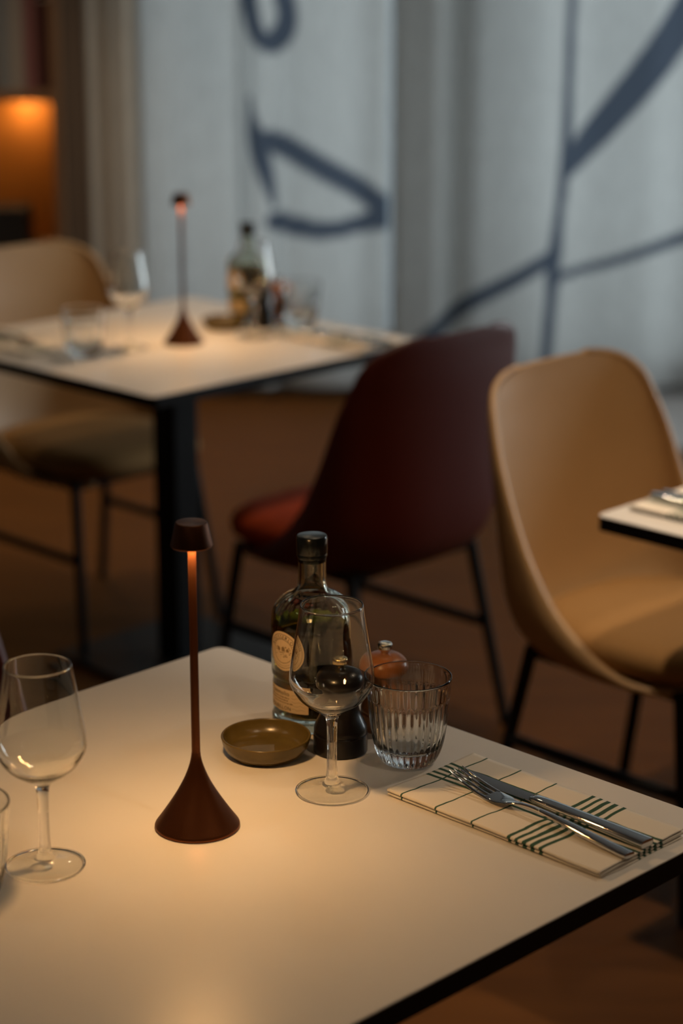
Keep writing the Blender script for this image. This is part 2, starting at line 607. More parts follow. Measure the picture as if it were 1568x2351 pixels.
STROKES2 = {
    'E': [(0.79, 2.1, 0.014), (0.786, 1.445, 0.014), (0.783, 1.301, 0.014), (0.779, 1.097, 0.014), (0.777, 0.889, 0.0171), (0.769, 0.769, 0.0171), (0.757, 0.648, 0.0155), (0.749, 0.541, 0.0217), (0.742, 0.464, 0.0233), (0.739, 0.372, 0.0186), (0.731, 0.247, 0.0186), (0.724, 0.121, 0.0186)],
    'F': [(1.5, 1.85, 0.062), (1.262, 1.473, 0.0621), (1.173, 1.33, 0.0589), (1.097, 1.214, 0.0558), (0.997, 1.082, 0.0512), (0.911, 0.978, 0.0465), (0.824, 0.874, 0.0372), (0.778, 0.807, 0.0217)],
    'G': [(0.181, 0.105, 0.0279), (0.273, 0.192, 0.0279), (0.35, 0.255, 0.0264), (0.457, 0.333, 0.0248), (0.563, 0.403, 0.0233), (0.654, 0.461, 0.0233), (0.732, 0.511, 0.0233)],
    'H': [(0.764, 0.443, 0.014), (0.837, 0.464, 0.014), (0.944, 0.492, 0.0155), (1.064, 0.534, 0.0171), (1.197, 0.573, 0.0202), (1.305, 0.602, 0.0217), (1.6, 0.68, 0.022)],
}


def ink_fn(strokes):
    segs = []
    for s in strokes.values():
        q = spline(s, (len(s) - 1) * 6)
        for a, b in zip(q[:-1], q[1:]):
            segs.append((a.x, a.y, a.z, b.x - a.x, b.y - a.y, b.z - a.z))

    def f(x, z):
        best = 9.0
        for ax, ay, aw, dx, dy, dw in segs:
            if abs(x - ax) > 0.14 or abs(z - ay) > 0.14:
                continue
            l2 = dx * dx + dy * dy
            t = max(0.0, min(1.0, ((x - ax) * dx + (z - ay) * dy) / l2)) if l2 else 0
            d = math.hypot(x - ax - dx * t, z - ay - dy * t) - 1.12 * (aw + dw * t)
            best = min(best, d)
        return max(0.0, min(1.0, 0.5 - best / 0.008))
    return f


def curtain(path, nx, z0, z1, nz, D, material, ink, label, front_from=0):
    q = spline(path, nx)
    lat0 = sum(p.x for p in q) / len(q)
    verts, vals, faces = [], [], []
    n = len(q)
    for j in range(nz + 1):
        s = j / nz
        z = z0 + (z1 - z0) * s
        for i, p in enumerate(q):
            sway = 0.012 * math.sin(i * 0.11 + 2.1 * s) * (1 - 0.6 * s)
            verts.append((p.x - lat0, p.y * (1 - 0.15 * s) + sway, z - z0))
            vals.append(ink(p.x, z) if (ink and i >= front_from and z < 2.0) else 0.0)
    for j in range(nz):
        for i in range(n - 1):
            a = j * n + i
            faces.append((a, a + 1, a + n + 1, a + n))
    me = bpy.data.meshes.new('curtain')
    me.from_pydata(verts, [], faces)
    at = me.attributes.new('print', 'FLOAT', 'POINT')
    at.data.foreach_set('value', vals)
    for p in me.polygons:
        p.use_smooth = True
    me.materials.append(material)
    o = bpy.data.objects.new('curtain', me)
    o.location = RP(lat0, D, z0)
    o.rotation_euler = (0, 0, RROT)
    COL.objects.link(o)
    tag(o, label, 'curtain')
    return o


pathA = [(-0.705, 0.05, 0), (-0.66, -0.02, 0), (-0.60, -0.03, 0), (-0.52, 0.015, 0), (-0.44, 0.0, 0), (-0.37, -0.01, 0), (-0.335, 0.035, 0),
         (-0.30, -0.02, 0), (-0.255, -0.035, 0), (-0.225, 0.01, 0), (-0.19, 0.035, 0), (-0.12, 0.0, 0), (-0.02, -0.015, 0), (0.07, 0.0, 0), (0.14, -0.02, 0), (0.166, 0.01, 0)]
curtain(pathA, 140, 0.045, 2.62, 180, 7.3, M_CURT, ink_fn(STROKES), 'grey linen curtain panel with a navy painted loop and triangle, behind the far table')
pathB = [(0.50, 0.16, 0), (0.42, 0.155, 0), (0.34, 0.13, 0), (0.26, 0.10, 0), (0.19, 0.075, 0), (0.176, 0.04, 0), (0.195, 0.0, 0), (0.26, -0.012, 0), (0.325, -0.01, 0), (0.35, 0.03, 0), (0.395, 0.10, 0),
         (0.43, 0.115, 0), (0.47, 0.085, 0), (0.52, 0.035, 0), (0.60, -0.02, 0), (0.68, -0.035, 0), (0.76, -0.01, 0), (0.86, 0.02, 0), (0.97, 0.0, 0), (1.08, -0.02, 0), (1.20, 0.015, 0),
         (1.35, -0.02, 0), (1.5, 0.02, 0), (1.75, -0.02, 0), (2.0, 0.02, 0), (2.25, -0.02, 0), (2.5, 0.02, 0), (2.75, -0.02, 0)]
curtain(pathB, 250, 0.045, 2.62, 180, 7.3, M_CURT, ink_fn(STROKES2), 'grey linen curtain panel with crossing navy painted branches, behind the tan chair', front_from=48)
pathC = [(-0.885, -0.02, 0), (-0.86, -0.06, 0), (-0.83, -0.03, 0), (-0.80, -0.005, 0), (-0.77, -0.03, 0), (-0.74, -0.055, 0), (-0.71, -0.03, 0), (-0.69, 0.0, 0)]
curtain(pathC, 42, 0.045, 2.62, 30, 7.33, M_CURT2, None, 'narrow plain taupe curtain beside the dark wall at the left')

# ------------------------------------------------------------------ cabinet with the lit niche
cab = empty('shelf_cabinet', RP(-1.46, 7.42, 0), RROT)


def cbox(name, lat0, lat1, d0, d1, z0, z1, m, parent=cab, bevel=0.002):
    o = box(name, lat0 + 1.46, lat1 + 1.46, d0 - 7.42, d1 - 7.42, z0, z1, m, parent, bevel)
    return o


cbox('side_panel', -0.985, -0.955, 7.22, 7.62, 0, 1.9, M_CAB)
cbox('side_panel', -1.965, -1.935, 7.22, 7.62, 0, 1.9, M_CAB)
cbox('top_panel', -1.935, -0.985, 7.22, 7.62, 1.87, 1.9, M_CAB)
cbox('shelf', -1.935, -0.985, 7.22, 7.60, 1.055, 1.09, M_CAB)
cbox('shelf', -1.935, -0.985, 7.22, 7.60, 0.50, 0.535, M_CAB)
cbox('back_panel', -1.935, -0.985, 7.60, 7.62, 0, 1.87, M_NICHE)
cbox('door', -1.93, -1.462, 7.222, 7.24, 0.06, 0.495, M_CAB)
cbox('door', -1.458, -0.99, 7.222, 7.24, 0.06, 0.495, M_CAB)
cbox('plinth', -1.935, -0.985, 7.25, 7.27, 0, 0.055, M_BLACK)
for la in (-1.125, -1.45, -1.78):
    pk = lathe('puck_light', [(0.028, 1.055), (0.028, 1.046), (0.022, 1.044)], M_TRIMW, cab, 24, loc=(la + 1.46, 0.105, 0))
    lens = lathe('lens', [(0.022, 1.0445), (0, 1.0445)], M_LED, pk, 24)
    sl = bpy.data.lights.new('niche_light', 'POINT')
    sl.energy = 0.36
    sl.color = (1.0, 0.52, 0.17)
    sl.shadow_soft_size = 0.015
    so = bpy.data.objects.new('niche_light', sl)
    so.location = (0, 0, 1.03)
    so.parent = pk
    COL.objects.link(so)
tag(cab, 'dark walnut shelf cabinet with an orange lit niche at the left edge', 'cabinet')

BOOKS = [(-1.033, -0.992, 0.30, (0.045, 0.008, 0.006), 'dark brown-red', 'against the cabinet side'),
         (-1.076, -1.036, 0.33, (0.20, 0.085, 0.085), 'dusty pink', 'next to the dark red one'),
         (-1.125, -1.079, 0.34, (0.26, 0.225, 0.19), 'beige', 'between the pink and the grey ones'),
         (-1.175, -1.128, 0.33, (0.17, 0.17, 0.165), 'grey', 'furthest left of the row')]
for a, b, h, c, nm, where in BOOKS:
    bk = empty('book', RP((a + b) / 2, 7.36, 1.09), RROT)
    w = b - a
    cm = mat('book_cloth_' + nm.replace(' ', '_').replace('-', '_'), c, 0.7, var=0.1, vscale=120)
    box('cover', -w / 2, w / 2, -0.11, 0.11, 0, h, cm, bk, 0.003)
    box('page_block', -w / 2 + 0.004, w / 2 - 0.004, -0.104, 0.113, 0.003, h - 0.003 + 0.0045, mat('book_paper', (0.6, 0.56, 0.48), 0.9, var=0.05, vscale=200), bk, 0.0)
    tag(bk, 'tall %s book upright above the lit niche, %s' % (nm, where), 'book', 'tall books on the cabinet shelf')
bx = empty('storage_box', RP(-1.185, 7.38, 0.535), RROT)
box('body', -0.085, 0.085, -0.09, 0.09, 0, 0.115, M_DARKBOX, bx, 0.004)
box('lid', -0.087, 0.087, -0.092, 0.092, 0.115, 0.145, M_DARKBOX, bx, 0.004)
tag(bx, 'small matt black lidded box standing in the orange lit niche', 'box')

# ------------------------------------------------------------------ ceiling downlights
DOWNS = [(0.66, 0.16, 88), (1.50, -0.90, 110), (1.75, 1.45, 42), (-0.3, -1.6, 16), (0.2, 2.6, 5), (2.5, 2.6, 14), (2.17, 3.40, 90), (-1.8, 0.6, 16), (0.4, -2.8, 14), (-2.6, -1.2, 14), (3.0, -1.0, 14), (-3.0, -3.4, 14)]  # glints imply downlights; the one by the cabinet is added to brighten that corner
dproto = None
for i, (x, y, pw) in enumerate(DOWNS):
    d = empty('ceiling_downlight', (x, y, CEIL))
    lathe('ring', [(0.045, 0.0), (0.045, -0.006), (0.032, -0.010), (0.030, -0.004)], M_TRIMW, d, 32)
    lathe('lens', [(0.030, -0.005), (0, -0.005)], M_DOWN, d, 24)
    sl = bpy.data.lights.new('downlight_lamp', 'SPOT')
    sl.energy = pw
    sl.color = (1.0, 0.76, 0.52)
    sl.spot_size = math.radians({90: 66, 88: 46}.get(pw, 95))
    sl.spot_blend = 0.7
    sl.shadow_soft_size = 0.03
    so = bpy.data.objects.new('downlight_lamp', sl)
    so.location = (0, 0, -0.012)
    so.parent = d
    COL.objects.link(so)
    tag(d, 'small round recessed ceiling downlight with pale ring above the dining room', 'ceiling light', 'ceiling downlights')


# ------------------------------------------------------------------ tables
def rounded_rect(hx, hy, r, n=6):
    pts = []
    for cx, cy_, a0 in ((hx - r, hy - r, 0), (-hx + r, hy - r, 90), (-hx + r, -hy + r, 180), (hx - r, -hy + r, 270)):
        for k in range(n + 1):
            a = math.radians(a0 + 90 * k / n)
            pts.append((cx + r * math.cos(a), cy_ + r * math.sin(a)))
    return pts


def slab(name, hx, hy, r, z0, z1, material, parent, chamfer=0.0):
    levels = [(z0, 0.0), (z1 - chamfer, 0.0)] + ([(z1, chamfer)] if chamfer else [])
    verts, faces = [], []
    for z, ins in levels:
        verts += [(x, y, z) for x, y in rounded_rect(hx - ins, hy - ins, r)]
    n = len(verts) // len(levels)
    for l in range(len(levels) - 1):
        for k in range(n):
            faces.append((l * n + k, l * n + (k + 1) % n, (l + 1) * n + (k + 1) % n, (l + 1) * n + k))
    faces.append(tuple(range(n)))
    faces.append(tuple(range((len(levels) - 1) * n, len(levels) * n)))
    return new_obj(name, verts, faces, material, parent)


TZ = 0.75


def make_table():
    t = empty('dining_table')
    slab('tabletop', 0.40, 0.40, 0.014, TZ - 0.0016, TZ, M_TOP, t, 0.0005)
    slab('tabletop_core', 0.40, 0.40, 0.014, TZ - 0.0245, TZ - 0.0016, M_CORE, t)
    slab('top_bracket', 0.16, 0.16, 0.01, TZ - 0.031, TZ - 0.0245, M_BLACK, t)
    slab('column', 0.0375, 0.0375, 0.006, 0.012, TZ - 0.031, M_BLACK, t)
    slab('base_plate', 0.21, 0.21, 0.012, 0.0, 0.012, M_BLACK, t, 0.002)
    return t


T1, T2, T3 = (-0.4, -0.4), (1.286, 1.579), (1.235, -0.366)
tab = make_table()
tab.location = (*T1, 0)
tag(tab, 'square cream-topped table with black edge, nearest, with the lamp and fork', 'table', 'square restaurant tables')
t2 = copy_tree(tab)
t2.location = (*T2, 0)
tag(t2, 'square cream-topped pedestal table in the background in front of the curtain', 'table', 'square restaurant tables')
t3 = copy_tree(tab)
t3.location = (*T3, 0)
tag(t3, 'cream-topped table with only one corner showing at the right edge', 'table', 'square restaurant tables')


# ------------------------------------------------------------------ chairs
def make_chair(shell_m, pad_m):
    c = empty('shell_chair')
    # rows from the top of the back down and forward under the seat: centre (y,z), edge (y,z), half width
    rows = [
        (-0.276, 0.888, -0.270, 0.887, 0.100),
        (-0.276, 0.882, -0.259, 0.880, 0.152),
        (-0.276, 0.867, -0.242, 0.863, 0.192),
        (-0.275, 0.840, -0.222, 0.836, 0.217),
        (-0.273, 0.798, -0.205, 0.796, 0.230),
        (-0.268, 0.735, -0.180, 0.738, 0.241),
        (-0.262, 0.660, -0.150, 0.665, 0.244),
        (-0.256, 0.580, -0.115, 0.592, 0.244),
        (-0.248, 0.500, -0.068, 0.520, 0.242),
        (-0.230, 0.437, -0.015, 0.470, 0.239),
        (-0.180, 0.402, 0.040, 0.432, 0.233),
        (-0.100, 0.391, 0.085, 0.410, 0.222),
        (0.000, 0.390, 0.130, 0.400, 0.205),
        (0.080, 0.394, 0.165, 0.399, 0.180),
        (0.150, 0.400, 0.195, 0.402, 0.140),
    ]
    rr = spline([(a, b, cc) for a, b, cc, d, e in rows], 52)
    r2 = spline([(d, e, 0) for a, b, cc, d, e in rows], 52)
    nx = 40
    verts, faces = [], []
    for p, q in zip(rr, r2):
        yc, zc, ye = p.x, p.y, p.z
        ze, hw = q.x, q.y
        for i in range(nx + 1):
            w = -1 + 2 * i / nx
            a = w * math.pi / 2
            boxy = max(0.0, min(1.0, (0.78 - zc) / 0.28))
            x = hw * math.copysign(abs(math.sin(a)) ** (1 - 0.14 * boxy), w)
            k = 1 - max(0.0, math.cos(a)) ** (1 - 0.38 * boxy)
            verts.append((x, yc + (ye - yc) * k, zc + (ze - zc) * k))
    n = nx + 1
    for j in range(len(rr) - 1):
        for i in range(nx):
            a = j * n + i
            faces.append((a, a + 1, a + n + 1, a + n))
    sh = new_obj('shell', verts, faces, shell_m, c, True)
    m = sh.modifiers.new('thickness', 'SOLIDIFY')
    m.thickness = 0.012
    m.offset = 0.0
    m.use_even_offset = True
    # upholstered seat pad
    verts, faces = [], []
    nr, ns = 10, 48
    for lvl, (z, s) in enumerate([(0.412, 0.90), (0.425, 0.985), (0.440, 1.0), (0.455, 0.985), (0.466, 0.93), (0.472, 0.80), (0.474, 0.5)]):
        for k in range(ns):
            a = 2 * math.pi * k / ns
            ca, sa = math.cos(a), math.sin(a)
            ex = 2 / 3.0
            x = 0.212 * s * math.copysign(abs(ca) ** ex, ca)
            y = 0.025 + 0.228 * s * math.copysign(abs(sa) ** ex, sa)
            x *= 1.0 - 0.10 * (0.5 - (y + 0.2) / 0.45)
            verts.append((x, y, z))
    L = 7
    for l in range(L - 1):
        for k in range(ns):
            faces.append((l * ns + k, l * ns + (k + 1) % ns, (l + 1) * ns + (k + 1) % ns, (l + 1) * ns + k))
    faces.append(tuple(range(ns)))
    verts.append((0, 0.025, 0.4745))
    for k in range(ns):
        faces.append(((L - 1) * ns + k, (L - 1) * ns + (k + 1) % ns, len(verts) - 1))
    new_obj('seat_pad', verts, faces, pad_m, c, True)
    # legs and rails
    R = 0.0125
    legs = {}
    for sx in (-1, 1):
        rt, rb = Vector((sx * 0.180, -0.155, 0.405)), Vector((sx * 0.214, -0.235, 0.0))
        ft, fb = Vector((sx * 0.180, 0.17, 0.405)), Vector((sx * 0.214, 0.225, 0.0))
        tube('leg', [rt, rb], [R, R * 0.9], M_BLACK, c)
        tube('leg', [ft, fb], [R, R * 0.9], M_BLACK, c)
        k = 0.45
        tube('stretcher', [rt.lerp(rb, k), ft.lerp(fb, k)], 0.011, M_BLACK, c)
        tube('seat_rail', [rt + Vector((0, 0, -0.012)), ft + Vector((0, 0, -0.012))], 0.0085, M_BLACK, c)
    tube('seat_rail', [(-0.180, 0.17, 0.394), (0.180, 0.17, 0.394)], 0.0085, M_BLACK, c)
    tube('seat_rail', [(-0.180, -0.155, 0.394), (0.180, -0.155, 0.394)], 0.0085, M_BLACK, c)
    return c


red = make_chair(M_RED, M_REDF)
red.location = (1.285, 1.0, 0)
tag(red, 'dark red shell chair on black legs, seen from behind at the far table', 'chair', 'shell chairs')
tan = make_chair(M_TAN, M_TANF)
tan.location = (1.215, 0.165, 0)
tan.rotation_euler = (0, 0, math.pi)
tag(tan, 'ochre shell chair at the right, its seat half under the cropped table', 'chair', 'shell chairs')
tan2 = copy_tree(tan)
tan2.location = (1.335, 1.955, 0)
tag(tan2, 'ochre shell chair at the left edge, behind the far table', 'chair', 'shell chairs')
red2 = copy_tree(red)
red2.location = (-0.275, 0.31, 0)
red2.rotation_euler = (0, 0, math.pi)
tag(red2, 'dark red chair barely showing at the left edge behind the near wine glass', 'chair', 'shell chairs')


# ------------------------------------------------------------------ table lamp
def make_lamp():
    t = empty('table_lamp')
    prof = [(0, 0), (0.0435, 0), (0.0447, 0.0010), (0.0447, 0.0028)] + [tuple(p)[:2] for p in spline(
        [(0.0441, 0.0042, 0), (0.0375, 0.0135, 0), (0.0290, 0.0262, 0), (0.0205, 0.0400, 0), (0.0130, 0.0545, 0), (0.0078, 0.0680, 0), (0.0054, 0.0775, 0), (0.0047, 0.0835, 0)], 42)] + [(0, 0.0835)]
    lathe('base', prof, M_LAMP, t, 96, sharp=40)
    lathe('stem', [(0.0045, 0.0835), (0.0043, 0.2), (0.0042, 0.312)], M_LAMP, t, 32)
    lathe('cap', [(0.0, 0.3125), (0.0175, 0.3125), (0.0182, 0.3085), (0.0210, 0.3075), (0.0216, 0.3085), (0.0166, 0.3315), (0.0156, 0.3328), (0, 0.3330)], M_LAMP, t, 64, sharp=40)
    lathe('led_ring', [(0.0065, 0.3118), (0.0165, 0.3118)], M_LED, t, 48)
    l = bpy.data.lights.new('lamp_light', 'AREA')
    l.shape = 'DISK'
    l.size = 0.030
    l.energy = LAMP_W
    l.color = (1.0, 0.555, 0.212)
    o = bpy.data.objects.new('lamp_light', l)
    o.location = (0, 0, 0.3112)
    o.parent = t
    COL.objects.link(o)
    return t


LAMP_W = 1.13


# ------------------------------------------------------------------ glassware
def thin_faces(o, test, test2):
    o.data.materials.append(M_THIN)
    o.data.materials.append(M_STEM)
    for p in o.data.polygons:
        p.material_index = 1 if test(p.center) else (2 if test2(p.center) else 0)


def make_wine_glass():
    t = empty('wine_glass')
    outer = [(0.0385, 0.0003), (0.0398, 0.0009), (0.0402, 0.0017), (0.0392, 0.0026), (0.0300, 0.0036), (0.0190, 0.0054), (0.0110, 0.0088), (0.0076, 0.0140), (0.0061, 0.0240), (0.0055, 0.0450),
             (0.0055, 0.0680), (0.0062, 0.0810), (0.0082, 0.0880), (0.0140, 0.0935), (0.0240, 0.1000), (0.0345, 0.1085), (0.0420, 0.1190), (0.0454, 0.1270), (0.0459, 0.1330), (0.0447, 0.1460),
             (0.0404, 0.1720), (0.0366, 0.1960), (0.0343, 0.2120), (0.0339, 0.2144), (0.0334, 0.2152)]
    inner = [(0.0326, 0.2151), (0.0324, 0.2138), (0.0329, 0.2118), (0.0355, 0.1955), (0.0394, 0.1718), (0.0437, 0.1458), (0.0449, 0.1330), (0.0443, 0.1276), (0.0408, 0.1202), (0.0332, 0.1100), (0.0228, 0.1025), (0.0120, 0.0978), (0.0040, 0.0960)]
    so = [tuple(p)[:2] for p in spline([(r, z, 0) for r, z in outer], 24 * 5)]
    si = [tuple(p)[:2] for p in spline([(r, z, 0) for r, z in inner], 12 * 6)]
    lathe('glass_body', [(0, 0.0003)] + so + si + [(0, 0.0959)], M_GLASS, t, 96)
    thin_faces(t.children[0], lambda c: c.z < 0.0088 and 0.0108 < math.hypot(c.x, c.y) < 0.0378, lambda c: 0.016 < c.z < 0.060)
    return t


def make_tumbler():
    t = empty('ribbed_tumbler')
    outer = [(0.0255, 0.0006), (0.0300, 0.0030), (0.0338, 0.0080), (0.0372, 0.0160), (0.0402, 0.0270), (0.0428, 0.0420), (0.0448, 0.0600), (0.0463, 0.0780), (0.0478, 0.0950), (0.0484, 0.1015), (0.0480, 0.1034)]
    inner = [(0.0469, 0.1034), (0.0464, 0.1015), (0.0459, 0.0950), (0.0445, 0.0780), (0.0428, 0.0600), (0.0404, 0.0420), (0.0372, 0.0300), (0.0320, 0.0220), (0.0230, 0.0180), (0.0120, 0.0172)]
    so = [tuple(p)[:2] for p in spline([(r, z, 0) for r, z in outer], 11 * 8)]
    si = [tuple(p)[:2] for p in spline([(r, z, 0) for r, z in inner], 10 * 6)]
    no = len(so)
    NR = 32
    marks = {id(p): 1 for p in so}

    def mod_outer(r, z, a):
        f = max(0.0, min(1.0, (z - 0.002) / 0.010)) * max(0.0, min(1.0, (0.0800 - z) / 0.004))
        return r - 0.00125 * f * abs(math.sin(a * NR / 2)) ** 1.6
    v1, f1 = lathe_data([(0, 0.0006)] + so, 256, mod_outer)
    v2, f2 = lathe_data(si + [(0, 0.0171)], 256)
    off = len(v1)
    faces = f1 + [tuple(i + off for i in f) for f in f2]
    a0 = off - 256
    for k in range(256):
        faces.append((a0 + k, a0 + (k + 1) % 256, off + (k + 1) % 256, off + k))
    new_obj('glass_body', v1 + v2, faces, M_GLASS, t, True)
    return t


def wrap(verts, R, ang0, z0, lift):
    """flat (x right, y up) print wrapped onto a cylinder; ang0 is where x=0 sits, +x runs to the reader's right"""
    out = []
    for x, y in verts:
        a = ang0 + x / R
        out.append(((R + lift) * math.cos(a), (R + lift) * math.sin(a), z0 + y))
    return out


_glyphs = {}


def glyph(ch):
    if ch not in _glyphs:
        cu = bpy.data.curves.new('glyph', 'FONT')
        cu.body = ch
        cu.size = 1.0
        cu.resolution_u = 2
        ob = bpy.data.objects.new('glyph', cu)
        COL.objects.link(ob)
        dg = bpy.context.evaluated_depsgraph_get()
        ev = ob.evaluated_get(dg)
        me = ev.to_mesh()
        vs_ = [(v.co.x, v.co.y) for v in me.vertices]
        fs_ = [tuple(p.vertices) for p in me.polygons]
        ev.to_mesh_clear()
        bpy.data.objects.remove(ob)
        bpy.data.curves.remove(cu)
        w = (max(v[0] for v in vs_) + 0.08) if vs_ else 0.3
        _glyphs[ch] = (vs_, fs_, w)
    return _glyphs[ch]


def text_flat(s, size, x0, y0, stretch=1.0):
    V, F = [], []
    x = x0
    for ch in s:
        gv, gf, w = glyph(ch)
        off = len(V)
        V += [(x + vx * size * stretch, y0 + vy * size) for vx, vy in gv]
        F += [tuple(i + off for i in f) for f in gf]
        x += w * size * stretch
    return V, F, x - x0


def text_arc(s, size, rad, a_mid, inward):
    """letters on a circle, centred on a_mid (radians); inward=True reads along the top"""
    adv = [glyph(c)[2] * size * 1.12 for c in s]
    tot = sum(adv)
    V, F = [], []
    pos = -tot / 2
    for ch, ad in zip(s, adv):
        gv, gf, w = glyph(ch)
        m = pos + ad / 2
        off = len(V)
        if inward:
            a = a_mid - m / rad
            c, s_ = math.cos(a - math.pi / 2), math.sin(a - math.pi / 2)
        else:
            a = a_mid + m / rad
            c, s_ = math.cos(a + math.pi / 2), math.sin(a + math.pi / 2)
        px, py = rad * math.cos(a), rad * math.sin(a)
        for vx, vy in gv:
            lx, ly = (vx - w / 2) * size, (vy - 0.35) * size
            V.append((px + lx * c - ly * s_, py + lx * s_ + ly * c))
        F += [tuple(i + off for i in f) for f in gf]
        pos += ad
    return V, F


def make_bottle():
    t = empty('oil_bottle')
    RB = 0.0482
    outer = [(0.0300, 0.0012), (0.0440, 0.0010), (0.0474, 0.0036), (0.0477, 0.0120), (0.0466, 0.0150), (0.0464, 0.0400), (0.0464, 0.0600), (0.0478, 0.0640), (0.0482, 0.0700), (0.0482, 0.1000), (0.0482, 0.1250),
             (0.0468, 0.1380), (0.0420, 0.1490), (0.0330, 0.1570), (0.0230, 0.1625), (0.0180, 0.1680), (0.0167, 0.1760), (0.0163, 0.1900), (0.0163, 0.1985), (0.0166, 0.2030)]
    inner = [(0.0130, 0.2030), (0.0127, 0.1900), (0.0130, 0.1765), (0.0150, 0.1670), (0.0210, 0.1595), (0.0310, 0.1540), (0.0395, 0.1465), (0.0440, 0.1365), (0.0454, 0.1240), (0.0454, 0.1000), (0.0450, 0.0640),
             (0.0438, 0.0580), (0.0436, 0.0300), (0.0420, 0.0190), (0.0360, 0.0150), (0.0200, 0.0140)]
    so = [tuple(p)[:2] for p in spline([(r, z, 0) for r, z in outer], 20 * 4)]
    si = [tuple(p)[:2] for p in spline([(r, z, 0) for r, z in inner], 16 * 4)]

    def facet(r, z, a):
        f = math.exp(-((z - 0.146) / 0.010) ** 2) * (1 if r > 0.02 else 0)
        return r - 0.0006 * f * (0.5 + 0.5 * math.cos(20 * a))
    lathe('glass_body', [(0, 0.0016)] + so + si + [(0, 0.0138)], M_BOTTLE, t, 120, mod=facet)
    oil = [(0, 0.0139), (0.0200, 0.0141), (0.0359, 0.0151), (0.0419, 0.0191), (0.0435, 0.0300), (0.0437, 0.0580), (0.0449, 0.0640), (0.0453, 0.1000), (0.0453, 0.1235), (0.0449, 0.1275), (0.0440, 0.1278), (0, 0.1278)]
    lathe('oil', [(r * 1.004, z) for r, z in oil], M_OIL, t, 96, sharp=50)
    lathe('stopper', [(0, 0.1985), (0.0135, 0.1985), (0.0168, 0.2032), (0.0172, 0.2050), (0.0178, 0.2055), (0.0180, 0.2072), (0.0176, 0.2090), (0.0181, 0.2100), (0.0182, 0.2275), (0.0172, 0.2298), (0.0150, 0.2304), (0, 0.2304)], M_CAP, t, 64, sharp=35)
    # round front label
    A0 = math.radians(180.0)
    ZL = 0.1000
    rl = 0.0252

    def disc(r0, r1, n=64, rings=8):
        V, F = [], []
        for j in range(rings + 1):
            r = r0 + (r1 - r0) * j / rings
            for k in range(n):
                a = 2 * math.pi * k / n
                V.append((r * math.cos(a), 0.94 * r * math.sin(a)))
        for j in range(rings):
            for k in range(n):
                F.append((j * n + k, j * n + (k + 1) % n, (j + 1) * n + (k + 1) % n, (j + 1) * n + k))
        return V, F
    V, F = disc(0.0003, rl)
    lab = new_obj('round_label', wrap(V, RB, A0, ZL, 0.0002), F, M_LABEL, t, True)
    lab['label'] = 'round cream paper label with brown lettering'
    for rr in (0.0216, 0.0150):
        V, F = disc(rr, rr + 0.0005, 64, 1)
        new_obj('printed_ring', wrap(V, RB, A0, ZL, 0.0004), F, M_INK, lab)
    V, F = text_arc('ROUSSERLON', 0.0064, 0.0183, math.radians(90), True)
    new_obj('printed_text', wrap([(x, y * .94) for x, y in V], RB, A0, ZL, 0.00045), F, M_INK, lab)
    V, F = text_arc('-----------', 0.0048, 0.0183, math.radians(270), False)
    new_obj('printed_text', wrap([(x, y * .94) for x, y in V], RB, A0, ZL, 0.00045), F, M_INK, lab)
    # little engraved landscape: a row of houses and trees
    V, F = [], []
    rnd = random.Random(3)
    for i in range(46):
        x = rnd.uniform(-0.0125, 0.0125)
        lim = 0.0135 * math.sqrt(max(0, 1 - (x / 0.0145) ** 2)) * 0.55
        y = rnd.uniform(-lim, lim * 0.8)
        w, h = rnd.uniform(0.0008, 0.0024), rnd.uniform(0.0004, 0.0014)
        o = len(V)
        V += [(x - w / 2, y), (x + w / 2, y + rnd.uniform(-.0004, .0004)), (x + w / 2 * .8, y + h), (x - w / 2 * .8, y + h)]
        F.append((o, o + 1, o + 2, o + 3))
    for cx, w, h in ((-0.006, 0.004, 0.005), (0.001, 0.005, 0.0062), (0.0075, 0.004, 0.0045)):
        o = len(V)
        V += [(cx - w / 2, 0.0), (cx + w / 2, 0.0), (cx + w / 2, h * .6), (cx, h), (cx - w / 2, h * .6)]
        F.append((o, o + 1, o + 2, o + 3, o + 4))
    new_obj('printed_engraving', wrap(V, RB, A0, ZL, 0.00042), F, M_INKL, lab)
    # lower label
    R2 = 0.0465
    a1, a2 = math.radians(95), math.radians(219.5)
    nseg = 48
    V, F = [], []
    for k in range(nseg + 1):
        a = a1 + (a2 - a1) * k / nseg
        for z in (0.0255, 0.0530):
            V.append(((R2 + 0.0003) * math.cos(a), (R2 + 0.0003) * math.sin(a), z))
    for k in range(nseg):
        F.append((2 * k, 2 * k + 2, 2 * k + 3, 2 * k + 1))
    lab2 = new_obj('lower_label', V, F, M_LABEL, t, True)
    lab2['label'] = 'cream rectangular lower label with lines of brown text'
    am = math.radians(172)
    for s, size, x0, y0, stc in (('Tommolio', 0.0078, -0.020, 0.0455, 1.0), ('ROUBILLON', 0.0066, -0.020, 0.0278, 0.95)):
        V, F, w = text_flat(s, size, x0, y0, stc)
        new_obj('printed_text', wrap(V, R2, am, 0, 0.0006), F, M_INK, lab2)
    # lines of print too small to read
    V, F = [], []
    rnd = random.Random(5)
    for x0, x1, y, h in ((-0.024, 0.014, 0.0418, 0.0014), (-0.024, 0.012, 0.0386, 0.0014), (-0.012, 0.016, 0.0354, 0.0013)):
        x = x0
        while x < x1:
            w = rnd.uniform(0.0012, 0.0046)
            o = len(V)
            n = max(1, int(w / 0.001))
            for k in range(n + 1):
                V += [(x + w * k / n, y), (x + w * k / n, y + h * rnd.uniform(0.75, 1.1))]
            for k in range(n):
                F.append((o + 2 * k, o + 2 * k + 2, o + 2 * k + 3, o + 2 * k + 1))
            x += w + 0.0009
    new_obj('printed_lines', wrap(V, R2, am, 0, 0.0005), F, M_INKL, lab2)
